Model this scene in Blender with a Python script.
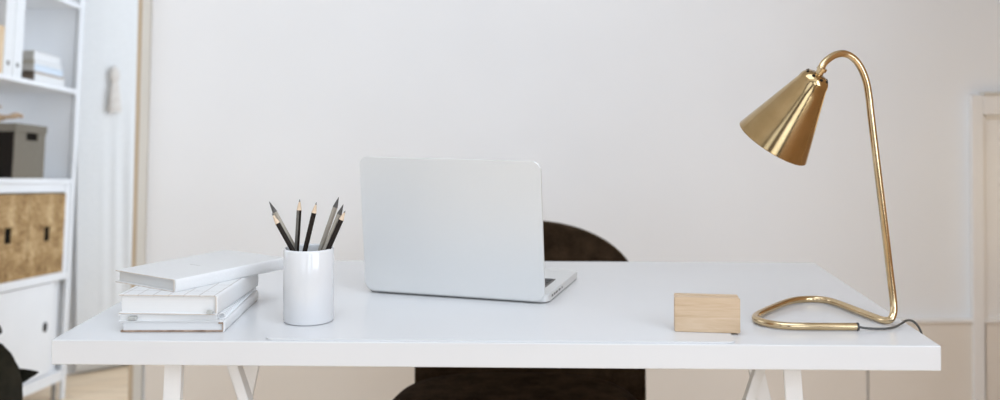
import bpy, bmesh, math, random
from mathutils import Vector, Matrix, noise
random.seed(7)
scene = bpy.context.scene
for o in list(bpy.data.objects):
    bpy.data.objects.remove(o)
COL = scene.collection

# ---------------------------------------------------------------- camera
cd = bpy.data.cameras.new('camera')
cam = bpy.data.objects.new('camera', cd)
COL.objects.link(cam)
cam.location = (0, 0, 1.11)
cam.rotation_euler = (math.radians(91.0), 0, 0)
cd.sensor_width = 36.0
cd.lens = 37.296
cd.shift_y = -0.14408
cd.clip_start = 0.05
cd.dof.use_dof = True
cd.dof.focus_distance = 1.60
cd.dof.aperture_fstop = 2.8
scene.camera = cam

# ---------------------------------------------------------------- world, lights, exposure
w = bpy.data.worlds.new('world')
scene.world = w
w.use_nodes = True
wb = w.node_tree.nodes['Background']
wb.inputs[0].default_value = (0.93, 0.965, 1.0, 1)
wb.inputs[1].default_value = 0.2

def area(name, loc, rot, sx, sy, power, color):
    l = bpy.data.lights.new(name, 'AREA')
    l.shape = 'RECTANGLE'
    l.size, l.size_y = sx, sy
    l.energy = power
    l.color = color
    o = bpy.data.objects.new(name, l)
    o.location = loc
    o.rotation_euler = rot
    COL.objects.link(o)
    return o

# daylight by the right-hand window; front, hall and roof areas are added unseen fill
DAY = (0.768, 0.868, 1.0)
area('right_window_daylight', (1.69, -.95, 1.6), (0, math.radians(90), 0), 1.7, 2.3, 82, DAY)
area('front_fill_light', (-1.35, -2.52, 1.4), (math.radians(90), 0, 0), 1.6, 1.7, 16, DAY)  # added fill, also reflected as streaks in the brass
area('front_fill_light', (.75, -2.52, 1.4), (math.radians(90), 0, 0), 1.0, 1.7, 16, DAY)  # second added fill behind the camera
area('hall_fill_light', (-2.64, 2.55, 1.55), (0, math.radians(-90), 0), 1.6, .9, 11.5, DAY)  # added to brighten the bookcase end panel
area('hall_side_fill_light', (.25, 3.62, 1.4), (0, math.radians(90), 0), 1.9, .95, 25, DAY)  # added behind the back wall to light the bookcase front
area('roof_fill_light', (.05, .65, 2.68), (0, 0, 0), 1.5, 1.7, 32, DAY)  # added overhead fill, lifts the desk top against its front edge
# added warm point without a fixture, tints the right of the back wall
wl = bpy.data.lights.new('corner_warm_fill', 'POINT')
wl.energy = 0.75
wl.color = (1.0, 0.84, 0.5)
wl.shadow_soft_size = .10
wlo = bpy.data.objects.new('corner_warm_fill', wl)
wlo.location = (1.60, 2.62, .80)
COL.objects.link(wlo)

vs = scene.view_settings
vs.view_transform = 'Standard'
vs.look = 'None'
vs.exposure = -0.02
vs.gamma = 1.0
vs.use_curve_mapping = False

# ---------------------------------------------------------------- materials
def mat(name, color, rough=0.5, metal=0.0, spec=0.5, coat=0.0, sheen=0.0):
    m = bpy.data.materials.new(name)
    m.use_nodes = True
    b = m.node_tree.nodes['Principled BSDF']
    b.inputs['Base Color'].default_value = (*color, 1)
    b.inputs['Roughness'].default_value = rough
    b.inputs['Metallic'].default_value = metal
    b.inputs['Specular IOR Level'].default_value = spec
    b.inputs['Coat Weight'].default_value = coat
    b.inputs['Sheen Weight'].default_value = sheen
    return m

def nodes(m):
    nt = m.node_tree
    return nt, nt.nodes['Principled BSDF']

def coords(nt, scale=(1, 1, 1), rot=(0, 0, 0), kind='Object'):
    tc = nt.nodes.new('ShaderNodeTexCoord')
    mp = nt.nodes.new('ShaderNodeMapping')
    mp.inputs['Scale'].default_value = scale
    mp.inputs['Rotation'].default_value = rot
    nt.links.new(tc.outputs[kind], mp.inputs['Vector'])
    return mp.outputs['Vector']

def ramp(nt, fac, stops):
    r = nt.nodes.new('ShaderNodeValToRGB')
    while len(r.color_ramp.elements) < len(stops):
        r.color_ramp.elements.new(0.5)
    for e, (p, c) in zip(r.color_ramp.elements, stops):
        e.position = p
        e.color = (*c, 1)
    nt.links.new(fac, r.inputs['Fac'])
    return r.outputs['Color']

def noisetex(nt, vec, scale, detail=3, rough=0.55, dist=0.0):
    n = nt.nodes.new('ShaderNodeTexNoise')
    n.inputs['Scale'].default_value = scale
    n.inputs['Detail'].default_value = detail
    n.inputs['Roughness'].default_value = rough
    n.inputs['Distortion'].default_value = dist
    nt.links.new(vec, n.inputs['Vector'])
    return n.outputs['Fac']

def bump(nt, b, h, strength=0.2, dist=0.002):
    bp = nt.nodes.new('ShaderNodeBump')
    bp.inputs['Strength'].default_value = strength
    bp.inputs['Distance'].default_value = dist
    nt.links.new(h, bp.inputs['Height'])
    nt.links.new(bp.outputs['Normal'], b.inputs['Normal'])

def speckle(m, c1, c2, scale, detail=3, bs=0.0, bd=0.001, sc=(1, 1, 1), lo=0.35, hi=0.65, rot=(0, 0, 0)):
    nt, b = nodes(m)
    v = coords(nt, sc, rot)
    f = noisetex(nt, v, scale, detail)
    nt.links.new(ramp(nt, f, [(lo, c1), (hi, c2)]), b.inputs['Base Color'])
    if bs:
        bump(nt, b, f, bs, bd)
    return m

M = {}
M['wall'] = speckle(mat('wall paint', (.8, .8, .8), .85, spec=.2), (.885, .885, .885), (.90, .90, .90), 3, 2, .06, .002)
M['warmwall'] = speckle(mat('warm bounce wall paint', (.5, .4, .3), .85, spec=.2), (.48, .32, .19), (.51, .34, .205), 3, 2, .06, .002)  # warm tone invented to bounce colour onto the back wall
M['wainscot'] = speckle(mat('wainscot paint', (.6, .55, .5), .6, spec=.3), (.82, .75, .665), (.84, .77, .685), 5, 3, .04, .001)
M['ceiling'] = speckle(mat('ceiling paint', (.8, .8, .8), .9, spec=.2), (.80, .80, .79), (.82, .82, .81), 3, 2)
M['trimwhite'] = speckle(mat('trim gloss paint', (.8, .8, .8), .4), (.80, .79, .775), (.815, .805, .79), 6, 2)
M['doorpaint'] = speckle(mat('door paint', (.72, .69, .66), .5), (.87, .845, .815), (.885, .86, .83), 6, 2)
M['cream'] = speckle(mat('cream casing paint', (.7, .66, .6), .5), (.70, .665, .60), (.73, .695, .63), 30, 2, sc=(1, 1, .1))
M['pine'] = speckle(mat('raw pine', (.55, .4, .25), .6), (.50, .385, .26), (.60, .48, .34), 60, 4, .1, .001, (1, 1, .06))
M['desk'] = mat('white lacquer', (.80, .80, .81), .2, spec=.5)
speckle(M['desk'], (.66, .656, .657), (.67, .666, .667), 4, 2)
M['pad'] = mat('clear white plastic', (.82, .82, .83), .2, spec=.5)
speckle(M['pad'], (.66, .656, .657), (.67, .666, .667), 5, 2)
M['legwhite'] = speckle(mat('white powder coat', (.8, .8, .8), .4), (.80, .80, .80), (.82, .82, .82), 40, 2, .05, .0005)
M['alu'] = mat('brushed aluminium', (.76, .765, .77), .42, .25)
speckle(M['alu'], (.68, .678, .665), (.685, .683, .67), 300, 2, .0, .0003, (1, 1, 1))
M['key'] = speckle(mat('black key', (.02, .02, .022), .5), (.018, .018, .02), (.03, .028, .028), 80, 2)
M['rubber'] = speckle(mat('dark rubber', (.03, .025, .02), .6), (.028, .024, .02), (.04, .033, .028), 50, 2)
M['port'] = speckle(mat('port cavity', (.12, .11, .1), .6), (.10, .095, .09), (.14, .13, .12), 90, 2)
M['ceramic'] = mat('white ceramic', (.84, .84, .845), .12, spec=.5, coat=.3)
speckle(M['ceramic'], (.67, .668, .670), (.68, .678, .68), 20, 2)
M['brass'] = mat('polished brass', (.80, .60, .34), .17, 1.0)
speckle(M['brass'], (.54, .405, .235), (.64, .49, .30), 25, 4, .015, .0005)
M['shadebrass'] = mat('darker lacquered brass', (.45, .33, .18), .15, 1.0)
speckle(M['shadebrass'], (.42, .295, .145), (.50, .36, .19), 25, 4, .01, .0004)
M['black'] = speckle(mat('black plastic', (.02, .02, .02), .45), (.016, .015, .015), (.03, .028, .026), 60, 2)
M['cable'] = speckle(mat('dark grey cable', (.05, .05, .048), .4), (.045, .044, .04), (.07, .067, .06), 60, 2)
M['cover'] = mat('white book cloth', (.78, .775, .765), .6, spec=.3)
speckle(M['cover'], (.725, .718, .710), (.745, .74, .732), 400, 2, .05, .0002)
M['greycover'] = mat('pale grey book cloth', (.68, .675, .665), .65, spec=.25)
speckle(M['greycover'], (.66, .65, .635), (.68, .67, .655), 400, 2, .05, .0002)
M['coveredge'] = speckle(mat('buff board edge', (.58, .5, .43), .7), (.52, .44, .37), (.62, .54, .47), 90, 2)
M['print'] = speckle(mat('grey foil print', (.5, .48, .46), .5), (.50, .48, .46), (.56, .54, .52), 200, 2)
M['brownedge'] = speckle(mat('brown endpaper', (.2, .12, .08), .7), (.22, .14, .09), (.42, .30, .22), 90, 3)
M['paleedge'] = speckle(mat('buff endpaper', (.6, .5, .4), .7), (.55, .45, .36), (.66, .57, .48), 60, 3)
M['ribbon'] = speckle(mat('grey ribbon', (.42, .42, .4), .5), (.38, .38, .36), (.50, .50, .47), 300, 2)

def page_mat(name, c):
    m = mat(name, c, .8, spec=.15)
    nt, b = nodes(m)
    v = coords(nt, (0.5, 0.5, 900))
    f = noisetex(nt, v, 1.0, 2)
    nt.links.new(ramp(nt, f, [(.3, tuple(x * .95 for x in c)), (.7, c)]), b.inputs['Base Color'])
    return m
M['pages'] = page_mat('white pages', (.75, .745, .735))
M['greypages'] = page_mat('greyish pages', (.63, .62, .60))

def grid_mat():
    m = mat('grid printed cover', (.78, .77, .76), .55, spec=.3)
    nt, b = nodes(m)
    tc = nt.nodes.new('ShaderNodeTexCoord')
    sp = nt.nodes.new('ShaderNodeSeparateXYZ')
    nt.links.new(tc.outputs['Object'], sp.inputs[0])
    outs = []
    for ax, step in (('X', .0225), ('Y', .045)):
        a = nt.nodes.new('ShaderNodeMath'); a.operation = 'DIVIDE'; a.inputs[1].default_value = step
        sh = nt.nodes.new('ShaderNodeMath'); sh.operation = 'ADD'; sh.inputs[1].default_value = .0165
        nt.links.new(sp.outputs[ax], sh.inputs[0]); nt.links.new(sh.outputs[0], a.inputs[0])
        f = nt.nodes.new('ShaderNodeMath'); f.operation = 'FRACT'
        nt.links.new(a.outputs[0], f.inputs[0])
        l = nt.nodes.new('ShaderNodeMath'); l.operation = 'LESS_THAN'; l.inputs[1].default_value = .0011 / step
        nt.links.new(f.outputs[0], l.inputs[0])
        outs.append(l.outputs[0])
    mx = nt.nodes.new('ShaderNodeMath'); mx.operation = 'MAXIMUM'
    nt.links.new(outs[0], mx.inputs[0]); nt.links.new(outs[1], mx.inputs[1])
    nt.links.new(ramp(nt, mx.outputs[0], [(0, (.71, .705, .698)), (1, (.42, .37, .34))]), b.inputs['Base Color'])
    return m
M['grid'] = grid_mat()

def stripe_mat(name, c1, c2, axis, step, duty):
    m = mat(name, c1, .55, spec=.3)
    nt, b = nodes(m)
    tc = nt.nodes.new('ShaderNodeTexCoord')
    sp = nt.nodes.new('ShaderNodeSeparateXYZ')
    nt.links.new(tc.outputs['Object'], sp.inputs[0])
    a = nt.nodes.new('ShaderNodeMath'); a.operation = 'DIVIDE'; a.inputs[1].default_value = step
    nt.links.new(sp.outputs[axis], a.inputs[0])
    f = nt.nodes.new('ShaderNodeMath'); f.operation = 'FRACT'
    nt.links.new(a.outputs[0], f.inputs[0])
    l = nt.nodes.new('ShaderNodeMath'); l.operation = 'LESS_THAN'; l.inputs[1].default_value = duty
    nt.links.new(f.outputs[0], l.inputs[0])
    nt.links.new(ramp(nt, l.outputs[0], [(0, c1), (1, c2)]), b.inputs['Base Color'])
    return m

def wood_mat(name, c1, c2, c3, axis='X', scale=1.0, rough=.55):
    m = mat(name, c2, rough, spec=.3)
    nt, b = nodes(m)
    sc = {'X': (2.5, 22, 30), 'Y': (22, 2.5, 30), 'Z': (22, 22, 2.2)}[axis]
    v = coords(nt, tuple(s * scale for s in sc))
    f = noisetex(nt, v, 2.2, 5, .6, .6)
    g = noisetex(nt, v, 14, 2, .5)
    ad = nt.nodes.new('ShaderNodeMath'); ad.operation = 'MULTIPLY_ADD'
    ad.inputs[1].default_value = .25
    nt.links.new(g, ad.inputs[0]); nt.links.new(f, ad.inputs[2])
    nt.links.new(ramp(nt, ad.outputs[0], [(.42, c1), (.60, c2), (.78, c3)]), b.inputs['Base Color'])
    bump(nt, b, f, .05, .0006)
    return m
M['maple'] = wood_mat('pale maple', (.46, .315, .19), (.555, .405, .265), (.62, .475, .335))
M['walnut'] = wood_mat('dark wood for brass reflections', (.045, .03, .02), (.07, .047, .03), (.10, .068, .044), 'Z')  # dark tone invented for the unseen front wall, for contrast in the brass
M['cardwood'] = wood_mat('pale birch plywood', (.62, .43, .25), (.70, .52, .33), (.74, .58, .40), 'Z')

def plank_floor():
    m = mat('oak planks', (.5, .38, .25), .45, spec=.35)
    nt, b = nodes(m)
    v = coords(nt, (1, 1, 1), (0, 0, math.radians(-42)))
    br = nt.nodes.new('ShaderNodeTexBrick')
    br.inputs['Scale'].default_value = 1.0
    br.inputs['Brick Width'].default_value = 2.6
    br.inputs['Row Height'].default_value = .13
    br.inputs['Mortar Size'].default_value = .0015
    br.inputs['Color1'].default_value = (.90, .69, .47, 1)
    br.inputs['Color2'].default_value = (.97, .78, .56, 1)
    br.inputs['Mortar'].default_value = (.55, .42, .29, 1)
    nt.links.new(v, br.inputs['Vector'])
    v2 = coords(nt, (1.2, 18, 1), (0, 0, math.radians(-42)))
    f = noisetex(nt, v2, 2.5, 5, .6, .5)
    g = ramp(nt, f, [(.3, (.78, .74, .70)), (.7, (1.0, 1.0, 1.0))])
    mx = nt.nodes.new('ShaderNodeMix'); mx.data_type = 'RGBA'; mx.blend_type = 'MULTIPLY'
    mx.inputs['Factor'].default_value = 1
    nt.links.new(br.outputs['Color'], mx.inputs['A']); nt.links.new(g, mx.inputs['B'])
    nt.links.new(mx.outputs['Result'], b.inputs['Base Color'])
    return m
M['floor'] = plank_floor()

def felt_mat():
    m = mat('dark brown wool felt', (.03, .02, .013), .95, spec=.03, sheen=.0)
    nt, b = nodes(m)
    v = coords(nt)
    f = noisetex(nt, v, 260, 3)
    g = noisetex(nt, v, 22, 3)
    ad = nt.nodes.new('ShaderNodeMath'); ad.operation = 'MULTIPLY_ADD'; ad.inputs[1].default_value = .5
    nt.links.new(f, ad.inputs[0]); nt.links.new(g, ad.inputs[2])
    nt.links.new(ramp(nt, ad.outputs[0], [(.55, (.0155, .009, .0048)), (.95, (.040, .025, .0145))]), b.inputs['Base Color'])
    bump(nt, b, f, .4, .001)
    return m
M['felt'] = felt_mat()
M['piping'] = speckle(mat('brown piping', (.09, .065, .04), .9, spec=.1), (.08, .06, .035), (.12, .09, .055), 200, 2)
M['shelfwhite'] = speckle(mat('white shelf foil', (.82, .82, .82), .4), (.81, .81, .812), (.83, .83, .832), 8, 2)
M['gap'] = speckle(mat('grey gap shade', (.4, .4, .38), .6), (.36, .36, .34), (.42, .42, .40), 60, 2)  # grey stands for the shade in the gap beside the post
M['steel'] = speckle(mat('grey steel foot', (.3, .29, .27), .4, .7), (.26, .25, .24), (.36, .35, .33), 60, 2)
M['taupe'] = speckle(mat('taupe box linen', (.3, .27, .21), .85, spec=.2), (.155, .135, .105), (.215, .19, .15), 220, 3, .2, .001)
M['boxblack'] = speckle(mat('black box side linen', (.012, .009, .007), .9, spec=.15), (.009, .007, .005), (.018, .013, .01), 220, 3)
M['holegrey'] = speckle(mat('grey file hole', (.2, .19, .17), .9), (.17, .16, .145), (.22, .21, .19), 60, 2)
M['holeshade'] = speckle(mat('slot and hole shade', (.012, .009, .007), .9, spec=.1), (.009, .007, .005), (.016, .012, .009), 90, 2)  # near-black colour stands for the shade inside slots and holes

def woven():
    m = mat('woven banana leaf', (.45, .32, .17), .8, spec=.2)
    nt, b = nodes(m)
    v = coords(nt)
    f = noisetex(nt, v, 16, 5, .7, .4)
    v2 = coords(nt, (40, 40, 120))
    g = noisetex(nt, v2, 1.0, 3, .6)
    ad = nt.nodes.new('ShaderNodeMath'); ad.operation = 'MULTIPLY_ADD'; ad.inputs[1].default_value = .55
    nt.links.new(g, ad.inputs[0]); nt.links.new(f, ad.inputs[2])
    nt.links.new(ramp(nt, ad.outputs[0], [(.55, (.20, .11, .042)), (.78, (.40, .255, .115)), (1.0, (.60, .43, .235))]), b.inputs['Base Color'])
    bump(nt, b, g, .5, .004)
    return m
M['woven'] = woven()
M['taupedark'] = speckle(mat('dark grey felt binder', (.12, .11, .09), .9), (.16, .145, .12), (.21, .19, .16), 60, 3)
M['filewhite'] = speckle(mat('white file board', (.78, .78, .77), .6), (.77, .77, .765), (.79, .79, .785), 30, 2)
M['spine1'] = speckle(mat('taupe spine', (.36, .32, .26), .7), (.34, .30, .24), (.42, .38, .31), 60, 2)
M['spine2'] = speckle(mat('dark brown spine', (.1, .07, .045), .7), (.09, .062, .04), (.14, .10, .07), 60, 2)
M['spine3'] = speckle(mat('grey beige spine', (.45, .42, .37), .7), (.43, .40, .35), (.50, .47, .42), 60, 2)
M['paleblue'] = speckle(mat('pale blue edge', (.72, .76, .80), .6), (.60, .67, .74), (.64, .70, .77), 60, 2)
M['tan'] = speckle(mat('tan leather', (.45, .34, .24), .7), (.42, .32, .22), (.52, .40, .29), 60, 3)
M['tassel'] = speckle(mat('pale tan tassel', (.6, .54, .48), .9), (.66, .60, .54), (.72, .67, .61), 60, 3)
M['robe'] = speckle(mat('white curtain cloth', (.78, .775, .76), .95, spec=.1), (.76, .755, .74), (.80, .795, .78), 150, 3, .3, .002)
M['drift'] = wood_mat('weathered driftwood', (.22, .13, .07), (.42, .29, .18), (.58, .44, .31), 'X', 2)
M['leaf'] = speckle(mat('dark rubber plant leaf', (.012, .012, .008), .5, spec=.15), (.010, .010, .006), (.022, .020, .013), 25, 3, .15, .003)
M['stemgreen'] = speckle(mat('plant stem', (.04, .035, .02), .6), (.035, .03, .018), (.06, .05, .03), 60, 2)
M['potwhite'] = speckle(mat('matt white pot', (.72, .71, .69), .7), (.70, .69, .67), (.74, .73, .71), 30, 2)
M['soil'] = speckle(mat('potting soil', (.04, .03, .02), .95), (.03, .022, .015), (.07, .05, .035), 90, 4, .6, .006)
# pencils
M['pblack'] = speckle(mat('black pencil lacquer', (.02, .015, .012), .5, spec=.2), (.012, .008, .006), (.020, .014, .010), 60, 2)
M['pgrey'] = speckle(mat('graphite grey pencil lacquer', (.2, .19, .17), .3, .3), (.13, .12, .105), (.17, .16, .14), 60, 2)
M['psilver'] = speckle(mat('silver pencil lacquer', (.45, .42, .37), .35, .35), (.33, .30, .25), (.40, .365, .31), 60, 2)
M['pwood'] = speckle(mat('sharpened cedar', (.66, .50, .36), .7), (.62, .47, .33), (.72, .57, .43), 200, 3)
M['graphite'] = speckle(mat('graphite', (.06, .055, .05), .4), (.05, .046, .042), (.08, .074, .068), 200, 2)
M['pdark'] = speckle(mat('dark dyed wood', (.07, .065, .06), .6), (.06, .055, .05), (.10, .092, .085), 200, 2)

# ---------------------------------------------------------------- helpers
def mesh_obj(name, bm, m, parent=None, smooth=False, ang=None):
    bmesh.ops.recalc_face_normals(bm, faces=bm.faces)
    me = bpy.data.meshes.new(name)
    bm.to_mesh(me)
    bm.free()
    for mm in (m if isinstance(m, (list, tuple)) else [m]):
        me.materials.append(mm)
    o = bpy.data.objects.new(name, me)
    COL.objects.link(o)
    if parent:
        o.parent = parent
    if smooth:
        for p in me.polygons:
            p.use_smooth = True
        if ang:
            me.set_sharp_from_angle(angle=math.radians(ang))
            if ang == 35:
                wn = o.modifiers.new('weighted normals', 'WEIGHTED_NORMAL')
                wn.keep_sharp = True
                wn.weight = 90
    return o

def thing(name, label, cat, loc=(0, 0, 0), rotz=0.0, group=None, matrix=None):
    o = bpy.data.objects.new(name, None)
    o.empty_display_size = .05
    COL.objects.link(o)
    if matrix is not None:
        o.matrix_world = matrix
    else:
        o.location = loc
        o.rotation_euler = (0, 0, rotz)
    return tag(o, label, cat, group)

def tag(o, label, cat, group=None):
    o['label'] = label
    o['category'] = cat
    if group:
        o['group'] = group
    return o

def struct(o, label=None):
    o['kind'] = 'structure'
    if label:
        o['label'] = label
    return o

def box(bm, x0, x1, y0, y1, z0, z1, bev=0.0, seg=2):
    vs_ = [bm.verts.new((x, y, z)) for z in (z0, z1) for y in (y0, y1) for x in (x0, x1)]
    fs = [(0, 2, 3, 1), (4, 5, 7, 6), (0, 1, 5, 4), (2, 6, 7, 3), (0, 4, 6, 2), (1, 3, 7, 5)]
    faces = [bm.faces.new([vs_[i] for i in f]) for f in fs]
    if bev:
        edges = list({e for f in faces for e in f.edges})
        bmesh.ops.bevel(bm, geom=edges, offset=bev, segments=seg, profile=.5, affect='EDGES')
    return bm

def boxobj(name, m, x0, x1, y0, y1, z0, z1, bev=0.0, parent=None, seg=2):
    return mesh_obj(name, box(bmesh.new(), x0, x1, y0, y1, z0, z1, bev, seg), m, parent, smooth=bool(bev), ang=35)

def bar(bm, p, q, wx, wy, bev=.001):
    """board from p to q (mostly vertical), section wx along X by wy along Y"""
    p, q = Vector(p), Vector(q)
    ring = [(-1, -1), (1, -1), (1, 1), (-1, 1)]
    a = [bm.verts.new(p + Vector((sx * wx / 2, sy * wy / 2, 0))) for sx, sy in ring]
    b = [bm.verts.new(q + Vector((sx * wx / 2, sy * wy / 2, 0))) for sx, sy in ring]
    faces = [bm.faces.new(a[::-1]), bm.faces.new(b)]
    for i in range(4):
        j = (i + 1) % 4
        faces.append(bm.faces.new((a[i], a[j], b[j], b[i])))
    if bev:
        bmesh.ops.bevel(bm, geom=list({e for f in faces for e in f.edges}), offset=bev, segments=2, affect='EDGES')
    return bm

def catmull(pts, n=8):
    P = [Vector(p) for p in pts]
    P = [P[0] * 2 - P[1]] + P + [P[-1] * 2 - P[-2]]
    out = []
    for i in range(1, len(P) - 2):
        for k in range(n):
            t = k / n
            a, b, c, d = P[i - 1:i + 3]
            out.append(.5 * ((2 * b) + (c - a) * t + (2 * a - 5 * b + 4 * c - d) * t * t + (3 * b - a - 3 * c + d) * t ** 3))
    out.append(P[-2])
    return out

def tube(bm, pts, r, seg=16, cap=True):
    pts = [Vector(p) for p in pts]
    rs = r if isinstance(r, (list, tuple)) else [r] * len(pts)
    T = []
    for i in range(len(pts)):
        t = pts[min(i + 1, len(pts) - 1)] - pts[max(i - 1, 0)]
        T.append(t.normalized())
    u = T[0].orthogonal().normalized()
    rings = []
    for i, p in enumerate(pts):
        u = (u - T[i] * u.dot(T[i])).normalized()
        v = T[i].cross(u)
        rings.append([bm.verts.new(p + (u * math.cos(2 * math.pi * k / seg) + v * math.sin(2 * math.pi * k / seg)) * rs[i]) for k in range(seg)])
    for a, b in zip(rings, rings[1:]):
        for k in range(seg):
            bm.faces.new((a[k], a[(k + 1) % seg], b[(k + 1) % seg], b[k]))
    if cap:
        bm.faces.new(rings[0][::-1])
        bm.faces.new(rings[-1])
    return bm

def lathe(bm, prof, seg=48, mtx=None, close=False):
    rings = []
    for r, z in prof:
        if r < 1e-6:
            rings.append([bm.verts.new((0, 0, z))])
        else:
            rings.append([bm.verts.new((r * math.cos(2 * math.pi * k / seg), r * math.sin(2 * math.pi * k / seg), z)) for k in range(seg)])
    for a, b in zip(rings, rings[1:]):
        for k in range(seg):
            j = (k + 1) % seg
            if len(a) == 1:
                bm.faces.new((a[0], b[j], b[k]))
            elif len(b) == 1:
                bm.faces.new((a[k], a[j], b[0]))
            else:
                bm.faces.new((a[k], a[j], b[j], b[k]))
    if mtx is not None:
        bmesh.ops.transform(bm, matrix=mtx, verts=bm.verts)
    return bm

def rrect(x0, x1, y0, y1, r, n=6):
    out = []
    for cx, cy, a0 in ((x1 - r, y1 - r, 0), (x0 + r, y1 - r, 90), (x0 + r, y0 + r, 180), (x1 - r, y0 + r, 270)):
        for k in range(n + 1):
            a = math.radians(a0 + 90 * k / n)
            out.append((cx + r * math.cos(a), cy + r * math.sin(a)))
    return out

def prism(bm, poly, z0, z1, bev=0.0, mtx=None, seg=2):
    a = [bm.verts.new((x, y, z0)) for x, y in poly]
    b = [bm.verts.new((x, y, z1)) for x, y in poly]
    fa, fb = bm.faces.new(a[::-1]), bm.faces.new(b)
    n = len(poly)
    for i in range(n):
        j = (i + 1) % n
        bm.faces.new((a[i], a[j], b[j], b[i]))
    if bev:
        bmesh.ops.bevel(bm, geom=list(set(fa.edges) | set(fb.edges)), offset=bev, segments=seg, affect='EDGES')
    if mtx is not None:
        bmesh.ops.transform(bm, matrix=mtx, verts=bm.verts)
    return bm

def frame(origin, xa, ya, za):
    m = Matrix((xa, ya, za)).transposed().to_4x4()
    m.translation = Vector(origin)
    return m

# ---------------------------------------------------------------- setting
YW = 2.95
struct(boxobj('floor', M['floor'], -3.2, 1.87, -2.7, 5.6, -.1, 0))
bm = bmesh.new()
box(bm, -3.2, -.70, -2.7, 5.6, 2.7, 2.8); box(bm, 1.00, 1.87, -2.7, 5.6, 2.7, 2.8)
box(bm, -.70, 1.00, -2.7, -.40, 2.7, 2.8); box(bm, -.70, 1.00, 1.50, 5.6, 2.7, 2.8)
struct(mesh_obj('ceiling', bm, M['ceiling']))
bm = bmesh.new()
for x0, x1, y0, y1 in ((-.70, -.64, -.40, 1.50), (.94, 1.00, -.40, 1.50), (-.64, .94, -.40, -.34), (-.64, .94, 1.44, 1.50)):
    box(bm, x0, x1, y0, y1, 2.70, 2.80, .004)
struct(mesh_obj('window_5', bm, M['trimwhite']))  # unseen frame added round the roof fill
# hall end wall, out of sight; its side window is added for fill
bm = bmesh.new()
for y0, y1, z0, z1 in ((3.07, 3.14, 0, 2.7), (4.10, 5.6, 0, 2.7), (3.14, 4.10, 0, .4), (3.14, 4.10, 2.4, 2.7)):
    box(bm, .30, .40, y0, y1, z0, z1)
struct(mesh_obj('wall_hall_end', bm, M['wall']))
bm = bmesh.new()
for y0, y1, z0, z1 in ((3.14, 3.18, .4, 2.4), (4.06, 4.10, .4, 2.4), (3.14, 4.10, .4, .44), (3.14, 4.10, 2.36, 2.4), (3.60, 3.64, .4, 2.4)):
    box(bm, .32, .38, y0, y1, z0, z1, .003)
struct(mesh_obj('window_6', bm, M['trimwhite']))
def lean(o):
    """the edge of the opening is a little out of plumb"""
    for v_ in o.data.vertices:
        if v_.co.x < -.9:
            v_.co.x += .020 * (v_.co.z - .62)
    return o
struct(lean(boxobj('wall_back', M['wall'], -1.005, 1.87, YW, YW + .12, 0, 2.7)))
# right wall in pieces round its window
bm = bmesh.new()
box(bm, 1.75, 1.87, -2.6, -2.15, 0, 2.7)
box(bm, 1.75, 1.87, .25, YW, 0, 2.7)
box(bm, 1.75, 1.87, -2.15, .25, 0, .7)
box(bm, 1.75, 1.87, -2.15, .25, 2.5, 2.7)
box(bm, 1.42, 1.75, 1.0, 2.2, 0, 2.7)          # unseen block added to shade and warm the back wall's right end
struct(mesh_obj('wall_right', bm, M['warmwall']))
wf = bmesh.new()
for y0, y1, z0, z1 in ((-2.15, .25, .7, .76), (-2.15, .25, 2.44, 2.5), (-2.15, -2.09, .7, 2.5), (.19, .25, .7, 2.5), (-.98, -.92, .7, 2.5)):
    box(wf, 1.77, 1.83, y0, y1, z0, z1, .004)
struct(mesh_obj('window_1', wf, M['trimwhite']))
# unseen front wall; dark wood and added windows give the brass its streaks
bm = bmesh.new()
for x0, x1, z0, z1 in ((-2.8, -2.2, 0, 2.7), (-.5, .2, 0, 2.7), (1.3, 1.87, 0, 2.7), (-2.2, -.5, 0, .45), (.2, 1.3, 0, .45), (-2.2, -.5, 2.55, 2.7), (.2, 1.3, 2.55, 2.7)):
    box(bm, x0, x1, -2.7, -2.58, z0, z1)
struct(mesh_obj('wall_front', bm, M['walnut']))
for n, (x0, x1) in enumerate(((-2.2, -.5), (.2, 1.3))):
    wf = bmesh.new()
    for a0, a1, z0, z1 in ((x0, x1, .45, .51), (x0, x1, 2.49, 2.55), (x0, x0 + .06, .45, 2.55), (x1 - .06, x1, .45, 2.55), ((x0 + x1) / 2 - .03, (x0 + x1) / 2 + .03, .45, 2.55)):
        box(wf, a0, a1, -2.67, -2.61, z0, z1, .004)
    struct(mesh_obj('window_%d' % (n + 3), wf, M['trimwhite']))  # unseen frames added round the front fills
# left wall, with an opening for the added hall fill
bm = bmesh.new()
box(bm, -2.8, -2.68, -2.6, 2.05, 0, 2.7)
box(bm, -2.8, -2.68, 3.05, 3.4, 0, 2.7)
box(bm, -2.8, -2.68, 2.05, 3.05, 0, .65)
box(bm, -2.8, -2.68, 2.05, 3.05, 2.45, 2.7)
struct(mesh_obj('wall_left', bm, M['wall']))
wf = bmesh.new()
for y0, y1, z0, z1 in ((2.05, 3.05, .65, .71), (2.05, 3.05, 2.39, 2.45), (2.05, 2.1, .65, 2.45), (3.0, 3.05, .65, 2.45), (2.53, 2.57, .65, 2.45)):
    box(wf, -2.77, -2.71, y0, y1, z0, z1, .004)
struct(mesh_obj('window_2', wf, M['trimwhite']))  # unseen frame added round the hall fill
# slanting wall of the hall beyond the opening
hd = Vector((.181, .145, 0)).normalized()
hn = Vector((hd.y, -hd.x, 0))                      # towards the room
H0 = Vector((-1.597, 3.841, 0))
bm = box(bmesh.new(), -1.55, 1.3, 0, .1, 0, 2.7)
bmesh.ops.transform(bm, matrix=frame(H0, hd, -hn, Vector((0, 0, 1))), verts=bm.verts)
struct(mesh_obj('wall_hall', bm, M['wall']))
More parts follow.
